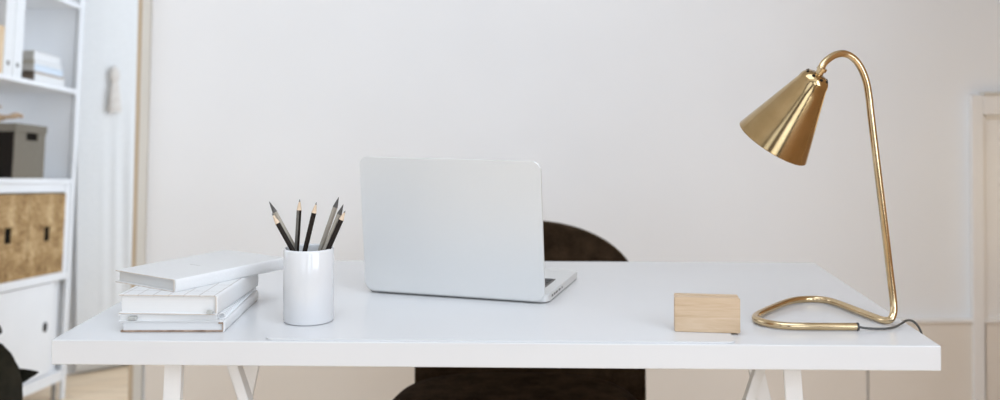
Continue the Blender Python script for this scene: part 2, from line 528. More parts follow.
# door casing that closes the end of the back wall
t1 = lean(boxobj('trim_1', M['cream'], -1.029, -1.004, YW - .012, YW + .13, 0, 2.7, .003))
struct(t1)
ls = lean(boxobj('casing_lining', M['pine'], -1.043, -1.029, YW - .008, YW + .125, 0, 2.7, .002, t1))
# wainscot with its cap
bm = bmesh.new()
box(bm, -1.000, 1.033, YW - .016, YW, 0, .412)
box(bm, 1.040, 1.75, YW - .016, YW, 0, .412)
struct(mesh_obj('wall_panelling', bm, M['wainscot']))
struct(boxobj('trim_2', M['doorpaint'], -1.000, 1.75, YW - .024, YW, .409, .420, .003))

# low framed door in the back wall
d1 = boxobj('door_1', M['doorpaint'], 1.36, 1.68, YW - .006, YW, .06, 1.01)
struct(d1)
bm = bmesh.new()
for x0, x1, z0, z1 in ((1.331, 1.364, 0, 1.052), (1.68, 1.72, 0, 1.052), (1.364, 1.68, .995, 1.052), (1.364, 1.68, 0, .06)):
    box(bm, x0, x1, YW - .026, YW, z0, z1, .003)
mesh_obj('door_frame', bm, M['doorpaint'], d1, True, 35)
bm = bmesh.new()
for x0, x1, z0, z1 in ((1.364, 1.373, .06, .995), (1.671, 1.68, .06, .995), (1.373, 1.671, .986, .995), (1.373, 1.671, .06, .069)):
    box(bm, x0, x1, YW - .016, YW, z0, z1, .003)
mesh_obj('panel_beading', bm, M['doorpaint'], d1, True, 35)
boxobj('door_cap', M['cream'], 1.362, 1.72, YW - .034, YW, 1.052, 1.059, .002, d1)

# ---------------------------------------------------------------- desk
DR = math.radians(-1.5)
dux = Vector((math.cos(DR), math.sin(DR), 0))
duy = Vector((-math.sin(DR), math.cos(DR), 0))
UZ = Vector((0, 0, 1))
DT = .735
D0 = Vector((-.6335, 1.4685, DT))                   # front left corner of the top
DM = frame(D0, dux, duy, UZ)
desk = boxobj('desk', M['desk'], 0, 1.243, 0, .634, -.0350, 0, .0022)
desk.matrix_world = DM
tag(desk, 'long white lacquered desk top laid across two trestles', 'desk')

def trestle(s, label):
    ms = lambda x: x if s < 0 else -x - .0
    x0 = -.452 if s < 0 else .430
    t = thing('trestle', label, 'trestle', (x0, 1.75, 0), 0, 'white trestles under the desk')
    def leg(px, py, pz, slope, wx, wy, ztop=.6995):
        b = bmesh.new()
        top = Vector((px + slope * (ztop - pz), py, ztop))
        bot = Vector((px + slope * (0 - pz), py, 0.006))
        o_ = Vector((x0, 1.75, 0))
        bar(b, bot - o_, top - o_, wx, wy)
        l = mesh_obj('leg', b, M['legwhite'], t, True, 35)
        f = bmesh.new()
        box(f, bot.x - x0 - wx * .6, bot.x - x0 + wx * .6, py - 1.75 - wy * .65, py - 1.75 + wy * .65, 0, .012, .002)
        mesh_obj('foot_pad', f, M['rubber'], l)
    if s < 0:
        leg(-.4752, 1.520, .6838, .042, .0250, .016)
        leg(-.4020, 1.580, .6670, -.330, .0150, .026)
        leg(-.4406, 1.850, .5913, .203, .0260, .013)
        leg(-.4845, 1.885, .5787, -.330, .0140, .016)
    else:
        leg(.4262, 1.520, .678, -.064, .0256, .005)
        leg(.3925, 1.580, .6609, .338, .0150, .018)
        leg(.4548, 1.850, .5842, -.230, .0265, .013)
        leg(.4676, 1.885, .5714, .338, .0130, .006)
    b = bmesh.new()
    box(b, -.060, .060, -.15, .17, .684, .6995, .003)
    mesh_obj('top_plate', b, M['legwhite'], t, True, 35)
trestle(-1, 'white trestle under the left end of the desk, nearer the bookcase')
trestle(1, 'white trestle under the right end of the desk, nearer the brass lamp')

pb = prism(bmesh.new(), rrect(0, .663, 0, .45, .012), 0, .0022, .0007)
pad = mesh_obj('desk_pad', pb, M['pad'], None, True, 35)
pad.matrix_world = frame(D0 + dux * .3005 + duy * .0055 + UZ * .0001, dux, duy, UZ)
tag(pad, 'thin glossy white desk pad under the laptop and pencil cup', 'desk pad')
PZ = DT + .0024                                     # top of the pad

# ---------------------------------------------------------------- laptop
hl, hr = Vector((-.2275, 1.7760, 0)), Vector((.0735, 1.6840, 0))
lx = (hr - hl).normalized()
ly = Vector((-lx.y, lx.x, 0))                       # from hinge towards the keyboard
LW = (hr - hl).length
lap = thing('laptop', 'silver laptop standing open with its lid turned to the viewer', 'laptop')
lap.matrix_world = frame(Vector((hl.x, hl.y, PZ)), lx, ly, UZ)
b = prism(bmesh.new(), rrect(0, LW + .003, .004, .228, .011), .0015, .0135, .0022, None, 3)
base = mesh_obj('base', b, M['alu'], lap, True, 40)
b = prism(bmesh.new(), rrect(.012, LW - .012, .012, .208, .01), .0, .0018)
mesh_obj('underside_feet', b, M['rubber'], base)
b = prism(bmesh.new(), rrect(.016, LW - .016, .030, .138, .003), .0130, .0137)
mesh_obj('keyboard_well', b, M['port'], base)
b = prism(bmesh.new(), rrect(LW / 2 - .052, LW / 2 + .052, .145, .212, .004), .0130, .01375)
mesh_obj('trackpad', b, M['alu'], base)
kk = None
rows = 6
for r in range(rows):
    n = 14 if r < 5 else 10
    y0 = .033 + r * .0174
    w_ = (LW - .036) / n
    for c in range(n):
        kb = prism(bmesh.new(), rrect(.018 + c * w_, .018 + (c + 1) * w_ - .0028, y0, y0 + (.0148 if r else .009), .0015, 2), .0136, .0146, .0003, None, 1)
        mesh_obj('key', kb, M['key'], base)
b = bmesh.new()
for k, (yy, ln) in enumerate(((.030, .010), (.046, .008), (.058, .012), (.078, .012), (.100, .005))):
    box(b, LW + .0024, LW + .0032, yy, yy + ln, .0058, .0092)
mesh_obj('side_ports', b, M['port'], base)
tilt = math.radians(6.8)
# lid: local X across, local Y up the lid, local Z its thickness towards the viewer
lidm = Matrix.Translation((0, 0, .0060)) @ Matrix.Rotation(math.radians(90) + tilt, 4, 'X')
b = prism(bmesh.new(), rrect(0, LW, .000, .229, .012, 8), -.001, .0045, .0018, None, 3)
lid = mesh_obj('lid', b, M['alu'], lap, True, 40)
lid.matrix_local = lidm
b = prism(bmesh.new(), rrect(.004, LW - .004, .006, .225, .009, 8), -.0018, -.0010)
mesh_obj('screen', b, M['key'], lid)
b = tube(bmesh.new(), [(.045, .0105, .0102), (LW - .045, .0105, .0102)], .0042, 14)
mesh_obj('hinge', b, M['black'], lap, True, 40)

# ---------------------------------------------------------------- cup and pencils
CX, CY = -.2895, 1.5735
cup = thing('pencil_cup', 'plain white ceramic cylinder cup holding seven pencils', 'cup', (CX, CY, PZ))
R = .0378
b = lathe(bmesh.new(), [(0, 0), (R - .004, 0), (R - .0012, .0008), (R, .003), (R, .107), (R - .0008, .1092), (R - .0022, .110), (R - .0036, .1090), (R - .004, .107), (R - .004, .008), (R - .006, .006), (0, .006)], 64)
mesh_obj('cup_wall', b, M['ceramic'], cup, True, 50)

def pencil(tip, rim, tiplen, mats, label, yt, yr, facets=False):
    """tip and rim are (x, z) on the way down; yt, yr their depths"""
    t = Vector((tip[0], yt, tip[1]))
    r = Vector((rim[0], yr, rim[1]))
    d = (r - t).normalized()
    s = 0.0
    p = t.copy()
    while True:                                   # slide down until it meets the cup's floor or wall
        q = t + d * (s + .001)
        rad = math.hypot(q.x - CX, q.y - CY)
        if q.z < PZ + .0068 or (q.z < .84 and rad > R - .0085):
            break
        s += .001
        if s > .175:
            break
    L = s
    root = thing('pencil', label, 'pencil', t + d * L, 0, 'pencils in the white cup')
    z = -d
    u = z.orthogonal().normalized()
    v = z.cross(u)
    root.matrix_world = frame(t + d * L, u, v, z)
    body, cone, lead = mats
    rr = .0040
    def hexring(bm, zz, rad, seg=6):
        return [bm.verts.new((rad * math.cos(2 * math.pi * k / seg), rad * math.sin(2 * math.pi * k / seg), zz)) for k in range(seg)]
    bm = bmesh.new()
    a, c = hexring(bm, .0, rr), hexring(bm, L - tiplen, rr)
    bm.faces.new(a[::-1]); bm.faces.new(c)
    for k in range(6):
        f = bm.faces.new((a[k], a[(k + 1) % 6], c[(k + 1) % 6], c[k]))
        f.material_index = (k % 2) if facets else 0
    mesh_obj('barrel', bm, [M[body], M['pgrey'] if facets else M[body]], root)
    bm = lathe(bmesh.new(), [(0, L - tiplen), (rr * .97, L - tiplen), (.0012, L - tiplen * .22), (0, L - tiplen * .22)], 18)
    mesh_obj('sharpened_cone', bm, M[cone], root, True, 40)
    bm = lathe(bmesh.new(), [(0, L - tiplen * .24), (.0013, L - tiplen * .24), (.0003, L - .0003), (0, L)], 12)
    mesh_obj('lead', bm, M[lead], root, True, 40)

dark = ('psilver', 'pdark', 'graphite')
wd = ('pblack', 'pwood', 'graphite')
pencil((-.3540, .9146), (-.3172, .8496), .019, dark, 'silver pencil with dark point leaning furthest left, behind a black one', 1.592, 1.589)
pencil((-.3445, .9000), (-.3119, .8436), .018, wd, 'black pencil with bare wood point leaning left in front of a silver one', 1.569, 1.566)
pencil((-.3053, .9191), (-.3089, .8451), .0165, wd, 'upright black and grey pencil with bare wood point, left of centre', 1.583, 1.580, True)
pencil((-.2758, .9176), (-.2930, .8451), .0165, wd, 'black pencil with bare wood point in the middle, leaning slightly right', 1.560, 1.5615)
pencil((-.2463, .9221), (-.2725, .8451), .0165, dark, 'tallest silver pencil with dark point leaning right', 1.586, 1.5805)
pencil((-.2371, .9130), (-.2642, .8451), .0165, dark, 'silver pencil with dark point between the tallest one and a black one', 1.572, 1.5695)
pencil((-.2326, .9047), (-.2592, .8451), .015, wd, 'shortest black pencil with bare wood point leaning furthest right', 1.5615, 1.5635)

# ---------------------------------------------------------------- books on the desk
def book(label, x0, y0, z0, rot, W, L, T, cover, pages, edge, spine_right=True, over=.003, ct=.0022, group='books stacked on the desk', spine_mat=None, name='book'):
    """x across the short front edge, y along the spine (on the right), front-right corner pivot-free"""
    t = thing(name, label, 'book', (x0, y0, z0), rot, group)
    b = prism(bmesh.new(), rrect(over, W - .002, over, L - over, .0008, 1), ct, T - ct)
    mesh_obj('page_block', b, M[pages], t)
    b = bmesh.new(); box(b, 0, W - .0015, 0, L, T - ct, T, .0007)
    fc = mesh_obj('front_cover', b, M[cover], t, True, 35)
    b = bmesh.new(); box(b, 0, W - .0015, 0, L, 0, ct, .0007)
    mesh_obj('back_cover', b, M[edge if edge == 'brownedge' else cover if cover != 'grid' else 'cover'], t, True, 35)
    if edge != 'brownedge':
        b = bmesh.new()
        box(b, .0006, W - .003, -.0004, .0002, T - ct * .62, T - .0003); box(b, .0006, W - .003, -.0004, .0002, .0003, ct * .62)
        mesh_obj('board_edge', b, M['coveredge'], t)
    # rounded spine wrapping from cover to cover
    prof = []
    b = bmesh.new()
    n = 8
    ring = []
    for k in range(n + 1):
        a = -math.pi / 2 + math.pi * k / n
        ring.append((W - .0020 + .0030 * max(0, math.cos(a)) ** .6, T / 2 + T / 2 * math.sin(a)))
    inner = [(W - .0022, T - ct), (W - .0022, ct)]
    prof = ring + inner
    va = [b.verts.new((x, 0, z)) for x, z in prof]
    vb = [b.verts.new((x, L, z)) for x, z in prof]
    b.faces.new(va); b.faces.new(vb[::-1])
    for i in range(len(prof)):
        j = (i + 1) % len(prof)
        b.faces.new((va[i], va[j], vb[j], vb[i]))
    mesh_obj('spine', b, M[spine_mat or ('cover' if cover in ('grid',) else cover)], t, True, 50)
    return t, fc

Z = DT + .0002
# lowest: patterned spine, brown back cover
bt, _ = book('white book with brown bottom edge, lowest of the desk stack', -.5515, 1.5110, Z, math.radians(0.5), .151, .217, .0160, 'cover', 'pages', 'brownedge', spine_mat='cover')
b = bmesh.new()
box(b, .1480, .1494, -.0004, .0003, .002, .0140)
box(b, .1420, .1494, -.0004, .0003, .0118, .0140)
mesh_obj('spine_edge', b, M['brownedge'], bt)
Z += .0162
# thin spiral notebook
nb = thing('spiral_notebook', 'thin white spiral notebook between the lowest book and the grid book', 'notebook', (-.5535, 1.5085, Z), math.radians(1.0), 'books stacked on the desk')
b = bmesh.new(); box(b, .002, .142, .003, .212, .0009, .0085)
mesh_obj('page_block', b, M['pages'], nb)
b = bmesh.new(); box(b, 0, .146, 0, .215, 0, .0009, .0003)
mesh_obj('back_cover', b, M['cover'], nb)
b = bmesh.new(); box(b, 0, .146, 0, .215, .0085, .0096, .0003)
mesh_obj('front_cover', b, M['cover'], nb)
b = bmesh.new(); box(b, .015, .027, -.0035, .012, .0022, .0072, .001)
mesh_obj('bookmark', b, M['ribbon'], nb)
b = bmesh.new()
coil = []
turns = 24
for k in range(turns * 12 + 1):
    a = 2 * math.pi * k / 12
    coil.append((.1475 + .0058 * math.cos(a), .006 + .204 * k / (turns * 12), .0052 + .0050 * math.sin(a)))
tube(b, coil, .0010, 6)
mesh_obj('spiral_binding', b, M['legwhite'], nb, True)
Z += .0099
gb, fc = book('white book with a grid printed cover, third up in the desk stack', -.5545, 1.5120, Z, math.radians(-3.0), .146, .205, .0283, 'grid', 'pages', 'paleedge', spine_mat='cover')
b = bmesh.new(); box(b, .1436, .1446, -.0005, .0004, .003, .0255)
mesh_obj('spine_edge', b, M['paleedge'], gb)
b = bmesh.new(); box(b, .131, .140, -.0045, .010, .0035, .0050, .0005); box(b, .1325, .1400, -.0065, -.0035, .0030, .0088, .0006)
mesh_obj('ribbon', b, M['ribbon'], gb)
Z += .0278
# top: turned, pale grey cover, white spine
ang = math.atan2(-(1.803 - 1.609) * 0 + -.0747, .1133)
tb, fc = book('white book with pale grey cover lying askew on top of the desk stack', -.5930, 1.6030, Z - .0, math.radians(-33.4), .1400, .2200, .0190, 'greycover', 'greypages', 'cover', spine_mat='cover', over=.004)
b = bmesh.new(); box(b, .1362, .1372, -.0005, .0003, .002, .0170)
mesh_obj('spine_edge', b, M['paleedge'], tb)
b = bmesh.new()
for k, wd_ in enumerate((.0022, .0016, .0026, .0018, .0022, .0014, .0024)):
    box(b, .0600 + k * .0034, .0600 + k * .0034 + wd_, .0940, .0953, .0190, .0193)
mesh_obj('cover_print', b, M['print'], tb)

# ---------------------------------------------------------------- wooden block
wbk = thing('wooden_block', 'small rectangular pale wooden block standing on the desk beside the lamp', 'block', (.2525, 1.5050, PZ), math.atan2(-.0115, .0925))
b = prism(bmesh.new(), rrect(0, .0932, 0, .0500, .0022, 4), -.0125, 0, .0009, Matrix.Rotation(math.radians(90), 4, 'X') , 2)
mesh_obj('front_slab', b, M['maple'], wbk, True, 40)
b = prism(bmesh.new(), rrect(0.0002, .0922, 0, .0506, .0020, 4), -.0268, -.0141, .0009, Matrix.Rotation(math.radians(90), 4, 'X'), 2)
mesh_obj('back_slab', b, M['maple'], wbk, True, 40)
b = bmesh.new(); box(b, .001, .0918, .0120, .0146, .001, .0475)
mesh_obj('glue_seam', b, M['paleedge'], wbk)

# ---------------------------------------------------------------- lamp
lamp = thing('desk_lamp', 'polished brass desk lamp with cone shade and bent tube stand', 'lamp', (.48, 1.60, DT))
LO = Vector((.48, 1.60, DT))
zb = DT + .0064
path = [(.5208, 1.5185, zb), (.480, 1.5190, zb), (.440, 1.5205, zb), (.414, 1.525, zb), (.395, 1.540, zb), (.3855, 1.562, zb), (.389, 1.583, zb),
        (.406, 1.610, zb), (.4340, 1.6460, zb), (.463, 1.680, zb), (.486, 1.698, zb), (.512, 1.7035, zb), (.531, 1.696, zb), (.5425, 1.674, zb),
        (.5555, 1.625, zb), (.5675, 1.578, zb), (.5745, 1.558, zb), (.5815, 1.550, zb + .0030), (.5873, 1.5530, zb + .012), (.5888, 1.557, .7700), (.5842, 1.56, .820), (.5781, 1.56, .8758), (.5667, 1.56, .9732), (.5580, 1.56, 1.050),
        (.5552, 1.56, 1.0760), (.5505, 1.559, 1.1000), (.5420, 1.558, 1.1205), (.5300, 1.556, 1.1345), (.5158, 1.553, 1.1405), (.5010, 1.548, 1.1385), (.4885, 1.542, 1.1320), (.4795, 1.537, 1.1245), (.4740, 1.533, 1.1150)]
b = tube(bmesh.new(), [Vector(p) - LO for p in catmull(path, 8)], .0054, 20)
st = mesh_obj('bent_tube_stand', b, M['brass'], lamp, True, 60)
b = tube(bmesh.new(), [Vector((.5200, 1.5185, zb)) - LO, Vector((.5232, 1.5185, zb)) - LO], .0058, 20)
mesh_obj('end_cap', b, M['black'], lamp, True, 40)
Mc = Vector((.4135, 1.5735, 1.0053))
Nc = Vector((.4724, 1.5320, 1.1120))
ax = (Nc - Mc).normalized()
u = ax.cross(Vector((0, 1, 0))).normalized()
v = ax.cross(u)
SL = (Nc - Mc).length
sm = frame(Mc - LO, u, v, ax)
RM = .0575
pr = [(RM - .0004, 0.0), (RM, .001)]
for k in range(1, 9):
    f = k / 8
    pr.append((RM + (.0232 - RM) * f, .001 + (SL - .020) * f))
for k in range(1, 9):
    a = math.radians(90 * k / 8)
    pr.append((.0062 + .0170 * math.cos(a) ** .9, SL - .019 + .017 * math.sin(a)))
pr.append((.0, SL - .002))
b = lathe(bmesh.new(), [pr[0]] + pr[1:], 64, None)
b2 = lathe(b, [(.0, SL - .0035)] + [(max(r - .0014, .001), z - .0012) for r, z in reversed(pr[2:-1])] + [(RM - .0010, .0004), (RM - .0004, 0)], 64, None)
bmesh.ops.remove_doubles(b, verts=b.verts, dist=.00002)
bmesh.ops.transform(b, matrix=sm, verts=b.verts)
shade = mesh_obj('lamp_shade', b, M['shadebrass'], lamp, True, 25)
b = lathe(bmesh.new(), [(0, SL - .006), (.0058, SL - .004), (.0058, SL + .0035), (.0074, SL + .0040), (.0074, SL + .0085), (.0064, SL + .0095), (0, SL + .0095)], 24, sm)
mesh_obj('neck_collar', b, M['brass'], shade, True, 40)
for k in range(8):
    a = 2 * math.pi * k / 8 + .25
    rr, zz = .0172, SL - .0055
    nrm = Vector((math.cos(a) * .68, math.sin(a) * .68, .73)).normalized()
    c = Vector((math.cos(a) * rr, math.sin(a) * rr, zz))
    uu = nrm.orthogonal().normalized(); vv = nrm.cross(uu)
    b = lathe(bmesh.new(), [(0, -.0012), (.0023, -.0012), (.0023, .0006), (0, .0006)], 14, sm @ frame(c, uu, vv, nrm))
    mesh_obj('vent_hole', b, M['holeshade'], shade, True, 40)
b = lathe(bmesh.new(), [(0, -.0), (.0105, .001), (.021, .006), (.027, .016), (.026, .028), (.019, .042), (.0135, .052), (.0135, .078), (0, .078)], 28, sm @ Matrix.Translation((0, 0, .022)))
mesh_obj('light_bulb', b, M['ceramic'], shade, True, 50)
cord = [(.5225, 1.5185, zb), (.532, 1.5195, DT + .0042), (.545, 1.5205, DT + .0030), (.564, 1.5215, DT + .0028), (.580, 1.530, DT + .0030), (.594, 1.543, DT + .0042), (.606, 1.552, DT + .0072), (.616, 1.553, DT + .0062), (.6235, 1.549, DT - .002), (.6275, 1.5465, DT - .016), (.628, 1.552, DT - .034), (.620, 1.575, DT - .0415), (.606, 1.60, DT - .0415)]
b = tube(bmesh.new(), [Vector(p) - LO for p in catmull(cord, 8)], .0017, 10)
mesh_obj('power_cord', b, M['cable'], lamp, True, 60)

# ---------------------------------------------------------------- chair
ch = thing('chair', 'dark brown felt chair with rounded back pushed behind the desk', 'chair', (.05, 2.1, 0))
CO = Vector((.05, 2.1, 0))
def backrest():
    bm = bmesh.new()
    NX, NZ = 40, 30
    def outline(t):                                # half width at height fraction t, from the lower edge up
        return .2535 * (1 - max(0, (t - .28) / .72) ** 3.9) ** .5 * (.985 + .015 * t)
    z0, z1 = .40, .770
    front, back = [], []
    for j in range(NZ + 1):
        t = j / NZ
        t = 1 - (1 - t) ** 1.6
        hw = max(outline(t), .0025)
        rf, rb = [], []
        for i in range(NX + 1):
            s = i / NX * 2 - 1
            x = .066 + hw * s
            cy = 2.345 + .055 * (t) - .085 * ((x - .066) / .27) ** 2
            edge = min(1, (1 - abs(s)) * hw / .012, (1 - t) * (z1 - z0) / .012 + .15)
            th = .012 + .010 * max(0, edge) ** .5
            z = z0 + (z1 - z0) * t
            rf.append(bm.verts.new(Vector((x, cy - th, z)) - CO))
            rb.append(bm.verts.new(Vector((x, cy + th, z)) - CO))
        front.append(rf); back.append(rb)
    for j in range(NZ):
        for i in range(NX):
            bm.faces.new((front[j][i], front[j][i + 1], front[j + 1][i + 1], front[j + 1][i]))
            bm.faces.new((back[j][i], back[j + 1][i], back[j + 1][i + 1], back[j][i + 1]))
        for i in (0, NX):
            bm.faces.new((front[j][i], front[j + 1][i], back[j + 1][i], back[j][i]))
    for i in range(NX):
        bm.faces.new((front[0][i], back[0][i], back[0][i + 1], front[0][i + 1]))
        bm.faces.new((front[NZ][i], front[NZ][i + 1], back[NZ][i + 1], back[NZ][i]))
    rim = [(v_[0].co + w_[0].co) / 2 for v_, w_ in zip(front, back)] + [(a.co + b_.co) / 2 for a, b_ in zip(front[NZ], back[NZ])][1:-1] + [(v_[NX].co + w_[NX].co) / 2 for v_, w_ in reversed(list(zip(front, back)))]
    return bm, [Vector(p) for p in rim]
bm, rim = backrest()
bk = mesh_obj('backrest', bm, M['felt'], ch, True, 60)
rp = [rim[0]]
for p in rim[1:]:
    if (p - rp[-1]).length > .006:
        rp.append(p)
mesh_obj('piping', tube(bmesh.new(), rp, .0028, 8), M['piping'], bk, True)
# seat cushion: rounded plan, domed top
def seat():
    bm = bmesh.new()
    plan = []
    n = 64
    cx, cy, hx, hy = .030, 2.035, .258, .232
    for k in range(n):
        a = 2 * math.pi * k / n
        c, s = math.cos(a), math.sin(a)
        e = 2 / 3.1
        x = math.copysign(abs(c) ** e, c)
        y = math.copysign(abs(s) ** e, s)
        x *= hx * (1 - .10 * max(0, y))
        plan.append((cx + x, cy + hy * y))
    prof = [(0.0, .395), (.90, .395), (.97, .402), (1.0, .420), (1.0, .440), (.985, .455), (.95, .464), (.85, .4705), (.6, .4745), (.3, .476), (0, .4765)]
    rings = []
    for f, z in prof:
        if f == 0:
            rings.append([bm.verts.new(Vector((cx, cy, z)) - CO)])
        else:
            rings.append([bm.verts.new(Vector((cx + (x - cx) * f, cy + (y - cy) * f, z)) - CO) for x, y in plan])
    for a, b_ in zip(rings, rings[1:]):
        for k in range(n):
            j = (k + 1) % n
            if len(a) == 1:
                bm.faces.new((a[0], b_[k], b_[j]))
            elif len(b_) == 1:
                bm.faces.new((a[k], a[j], b_[0]))
            else:
                bm.faces.new((a[k], a[j], b_[j], b_[k]))
    return bm
mesh_obj('seat', seat(), M['felt'], ch, True, 60)
for sx, sy in ((-1, -1), (1, -1), (-1, 1), (1, 1)):
    p = Vector((.033 + sx * .17, 2.03 + sy * .15, .40)) - CO
    q = Vector((.033 + sx * .22, 2.03 + sy * .21, 0.0)) - CO
    mesh_obj('leg', tube(bmesh.new(), [q, p], [.009, .013], 14), M['black'], ch, True, 50)

# ---------------------------------------------------------------- bookcase in the hall
SL_ = Vector((0.009598, .994382, -.105407)).normalized()
SW = Vector((1, 0, 0)); SW = (SW - SL_ * SW.dot(SL_)).normalized()
SV = SW.cross(SL_)
SO = Vector((-1.4871, 3.5697, 0.0))
def shelfm(w0=0, l0=0, v0=0):
    return frame(SO + SW * w0 + SL_ * l0 + SV * v0, SW, SL_, SV)
ND = -.80                                           # near end of the unit
case = thing('bookcase', 'tall white open bookcase with sliding door base at the left', 'bookcase', matrix=shelfm())
def cb(name, m, *a, bev=.0015, parent=case):
    return boxobj(name, m, *a, bev=bev, parent=parent)
for l0 in (-.034, ND):
    b = bmesh.new()
    box(b, -.012, 0, l0, l0 + .024, .0 if l0 > -.1 else -.0, 1.75, .0015)
    mesh_obj('post', b, M['shelfwhite'], case, True, 35)
    if l0 > -.1:
        b = bmesh.new()
        box(b, -.34, -.021, l0 + .012, l0 + .022, .065, 1.75, .001)
        mesh_obj('end_panel', b, M['shelfwhite'], case, True, 35)
        b = bmesh.new()
        box(b, -.021, -.012, l0 + .015, l0 + .020, .065, 1.75)
        mesh_obj('post_gap_shade', b, M['gap'], case)  # gap shade put in as a grey strip
    b = bmesh.new()
    box(b, -.352, -.34, l0, l0 + .024, 0 if l0 > -.1 else -.0, 1.75, .0015)
    mesh_obj('post', b, M['shelfwhite'], case, True, 35)
for v0, v1 in ((1.345, 1.360), (1.042, 1.057), (.729, .745), (.405, .431), (.065, .100), (1.66, 1.675)):
    cb('shelf_board', M['shelfwhite'], -.34, -.002, ND + .024, -.0345, v0, v1)
dr = cb('sliding_door', M['shelfwhite'], -.026, -.010, ND + .04, -.122, .104, .401)
b = prism(bmesh.new(), rrect(-.186, -.158, .244, .276, .012, 5), -.0125, -.0085, 0, Matrix(((0, 0, 1, 0), (1, 0, 0, 0), (0, 1, 0, 0), (0, 0, 0, 1))))
mesh_obj('finger_hole', b, M['holeshade'], dr)
cb('added_stile', M['shelfwhite'], -.020, -.006, -.074, -.0345, .4312, .7288)  # white strip added to brighten the dark gap beside the boxes
cb('added_rail', M['shelfwhite'], -.020, -.008, ND + .024, -.0745, .7005, .7288)  # white strip added over the dark gap above the boxes
cb('added_filler', M['shelfwhite'], -.036, -.028, -.118, -.0345, .1002, .4048)  # strip added to catch light in the dark recess by the door
cb('inner_partition', M['shelfwhite'], -.33, -.040, -.160, -.150, .100, .405)
# feet: the near pair is screwed out further, the unit does not stand level
for l0, dv in ((-.060, 0), (ND + .04, 0)):
    for w0 in (-.018, -.330):
        p = SO + SW * w0 + SL_ * l0 + SV * .066
        low = -(p.z) / SV.z + .066
        b = bmesh.new()
        tube(b, [(w0, l0, .066), (w0, l0, low + .002)], .0075, 12)
        mesh_obj('foot', b, M['steel'], case, True, 40)

def slotted_box(name, label, cat, l0, l1, v0, v1, w0, w1, m_front, m_side, slot, group=None, lid=None):
    """box standing on a shelf; its front looks out over the room (+w) with a real slot cut through"""
    lm, vm, sl, sv = slot
    t = thing(name, label, cat, matrix=shelfm(w0, l0, v0), group=group)
    W_, L_, V_ = w1 - w0, l1 - l0, v1 - v0
    a0, a1, b0, b1 = lm - l0 - sl / 2, lm - l0 + sl / 2, vm - v0 - sv / 2, vm - v0 + sv / 2
    b = bmesh.new()
    for y0, y1, z0, z1 in ((0, a0, 0, V_), (a1, L_, 0, V_), (a0, a1, 0, b0), (a0, a1, b1, V_)):
        box(b, W_ - .004, W_, y0, y1, z0, z1)
    mesh_obj('front_panel', b, m_front, t)
    b = bmesh.new()
    box(b, 0, W_ - .004, 0, .004, 0, V_); box(b, 0, W_ - .004, L_ - .004, L_, 0, V_)
    box(b, 0, .004, .004, L_ - .004, 0, V_); box(b, .004, W_ - .004, .004, L_ - .004, 0, .004)
    mesh_obj('box_body', b, m_side, t)
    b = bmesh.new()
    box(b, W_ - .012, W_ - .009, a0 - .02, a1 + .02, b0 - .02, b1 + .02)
    mesh_obj('slot_shade', b, M['holeshade'], t)  # dark plate behind the slot in place of its inner shade
    b = bmesh.new()
    e = .0035 if lid else -.002
    box(b, -e, W_ + e, -e, L_ + e, V_ - (lid[1] if lid else .006), V_ + (.002 if lid else -.001), .001)
    mesh_obj('lid', b, lid[0] if lid else m_side, t, True, 35)
    return t
slotted_box('storage_box', 'brown woven storage box on the bookcase, right one beside the post', 'box', -.342, -.076, .4315, .696, -.32, -.003, M['woven'], M['woven'], (-.2080, .5645, .042, .048), 'woven boxes on the bookcase')
slotted_box('storage_box', 'brown woven storage box on the bookcase, left one nearer the plant', 'box', -.612, -.345, .4315, .696, -.32, -.003, M['woven'], M['woven'], (-.4760, .571, .044, .048), 'woven boxes on the bookcase')
slotted_box('lidded_box', 'taupe lidded box with black end and handle slot on the middle shelf', 'box', -.464, -.255, .7455, .913, -.30, -.004, M['taupe'], M['boxblack'], (-.350, .877, .080, .024), None, (M['taupe'], .024))

# driftwood lying on the lidded box
dw = thing('driftwood', 'short gnarled piece of brown driftwood lying on the lidded box', 'driftwood', matrix=shelfm(-.075, -.470, .9155))
b = tube(bmesh.new(), catmull([(-.17, .0, .016), (-.10, .01, .018), (-.03, .0, .014), (.02, .012, .016), (.050, .008, .019), (.068, .02, .024), (.082, .025, .020)], 6), [.013 + .006 * math.sin(k * .5) * (1 - k / 40) - .00018 * k for k in range(37)], 12)
mesh_obj('main_branch', b, M['drift'], dw, True)
b = tube(bmesh.new(), catmull([(-.04, .0, .018), (-.01, .005, .035), (.010, .0, .046), (.022, .008, .050)], 6), [.008 - .00025 * k for k in range(19)], 10)
mesh_obj('side_twig', b, M['drift'], dw, True)

# upper shelf: files, then a stack of books
def file_(label, l0, l1, m, tall, w0=-.27, slot=True, slope=.0):
    t = thing('magazine_file', label, 'file', matrix=shelfm(w0, l0, 1.0575), group='magazine files on the upper shelf')
    L_ = l1 - l0
    Wd = -w0 - .008
    b = bmesh.new()
    poly = [(0, 0), (Wd, 0), (Wd, tall - slope), (Wd * .55, tall), (0, tall)]
    prism(b, poly, 0, L_, .0015, Matrix(((1, 0, 0, 0), (0, 0, 1, 0), (0, 1, 0, 0), (0, 0, 0, 1))))
    mesh_obj('file_body', b, m, t, True, 35)
    if slot:
        b = bmesh.new()
        box(b, Wd - .003, Wd + .0008, L_ / 2 - .008, L_ / 2 + .008, .030, .044, .0005)
        mesh_obj('finger_hole', b, M['holegrey'], t)
file_('white magazine file on the upper shelf, right one beside the stacked books', -.498, -.437, M['filewhite'], .285, -.262)
file_('white magazine file on the upper shelf, between a wooden file and another white one', -.558, -.500, M['filewhite'], .285, -.262)
file_('pale wooden magazine file at the left edge of the upper shelf', -.640, -.561, M['cardwood'], .148, -.262, False, .004)
bx = thing('document_box', 'dark grey box standing behind the pale wooden magazine file', 'box', matrix=shelfm(-.335, -.720, 1.0575))
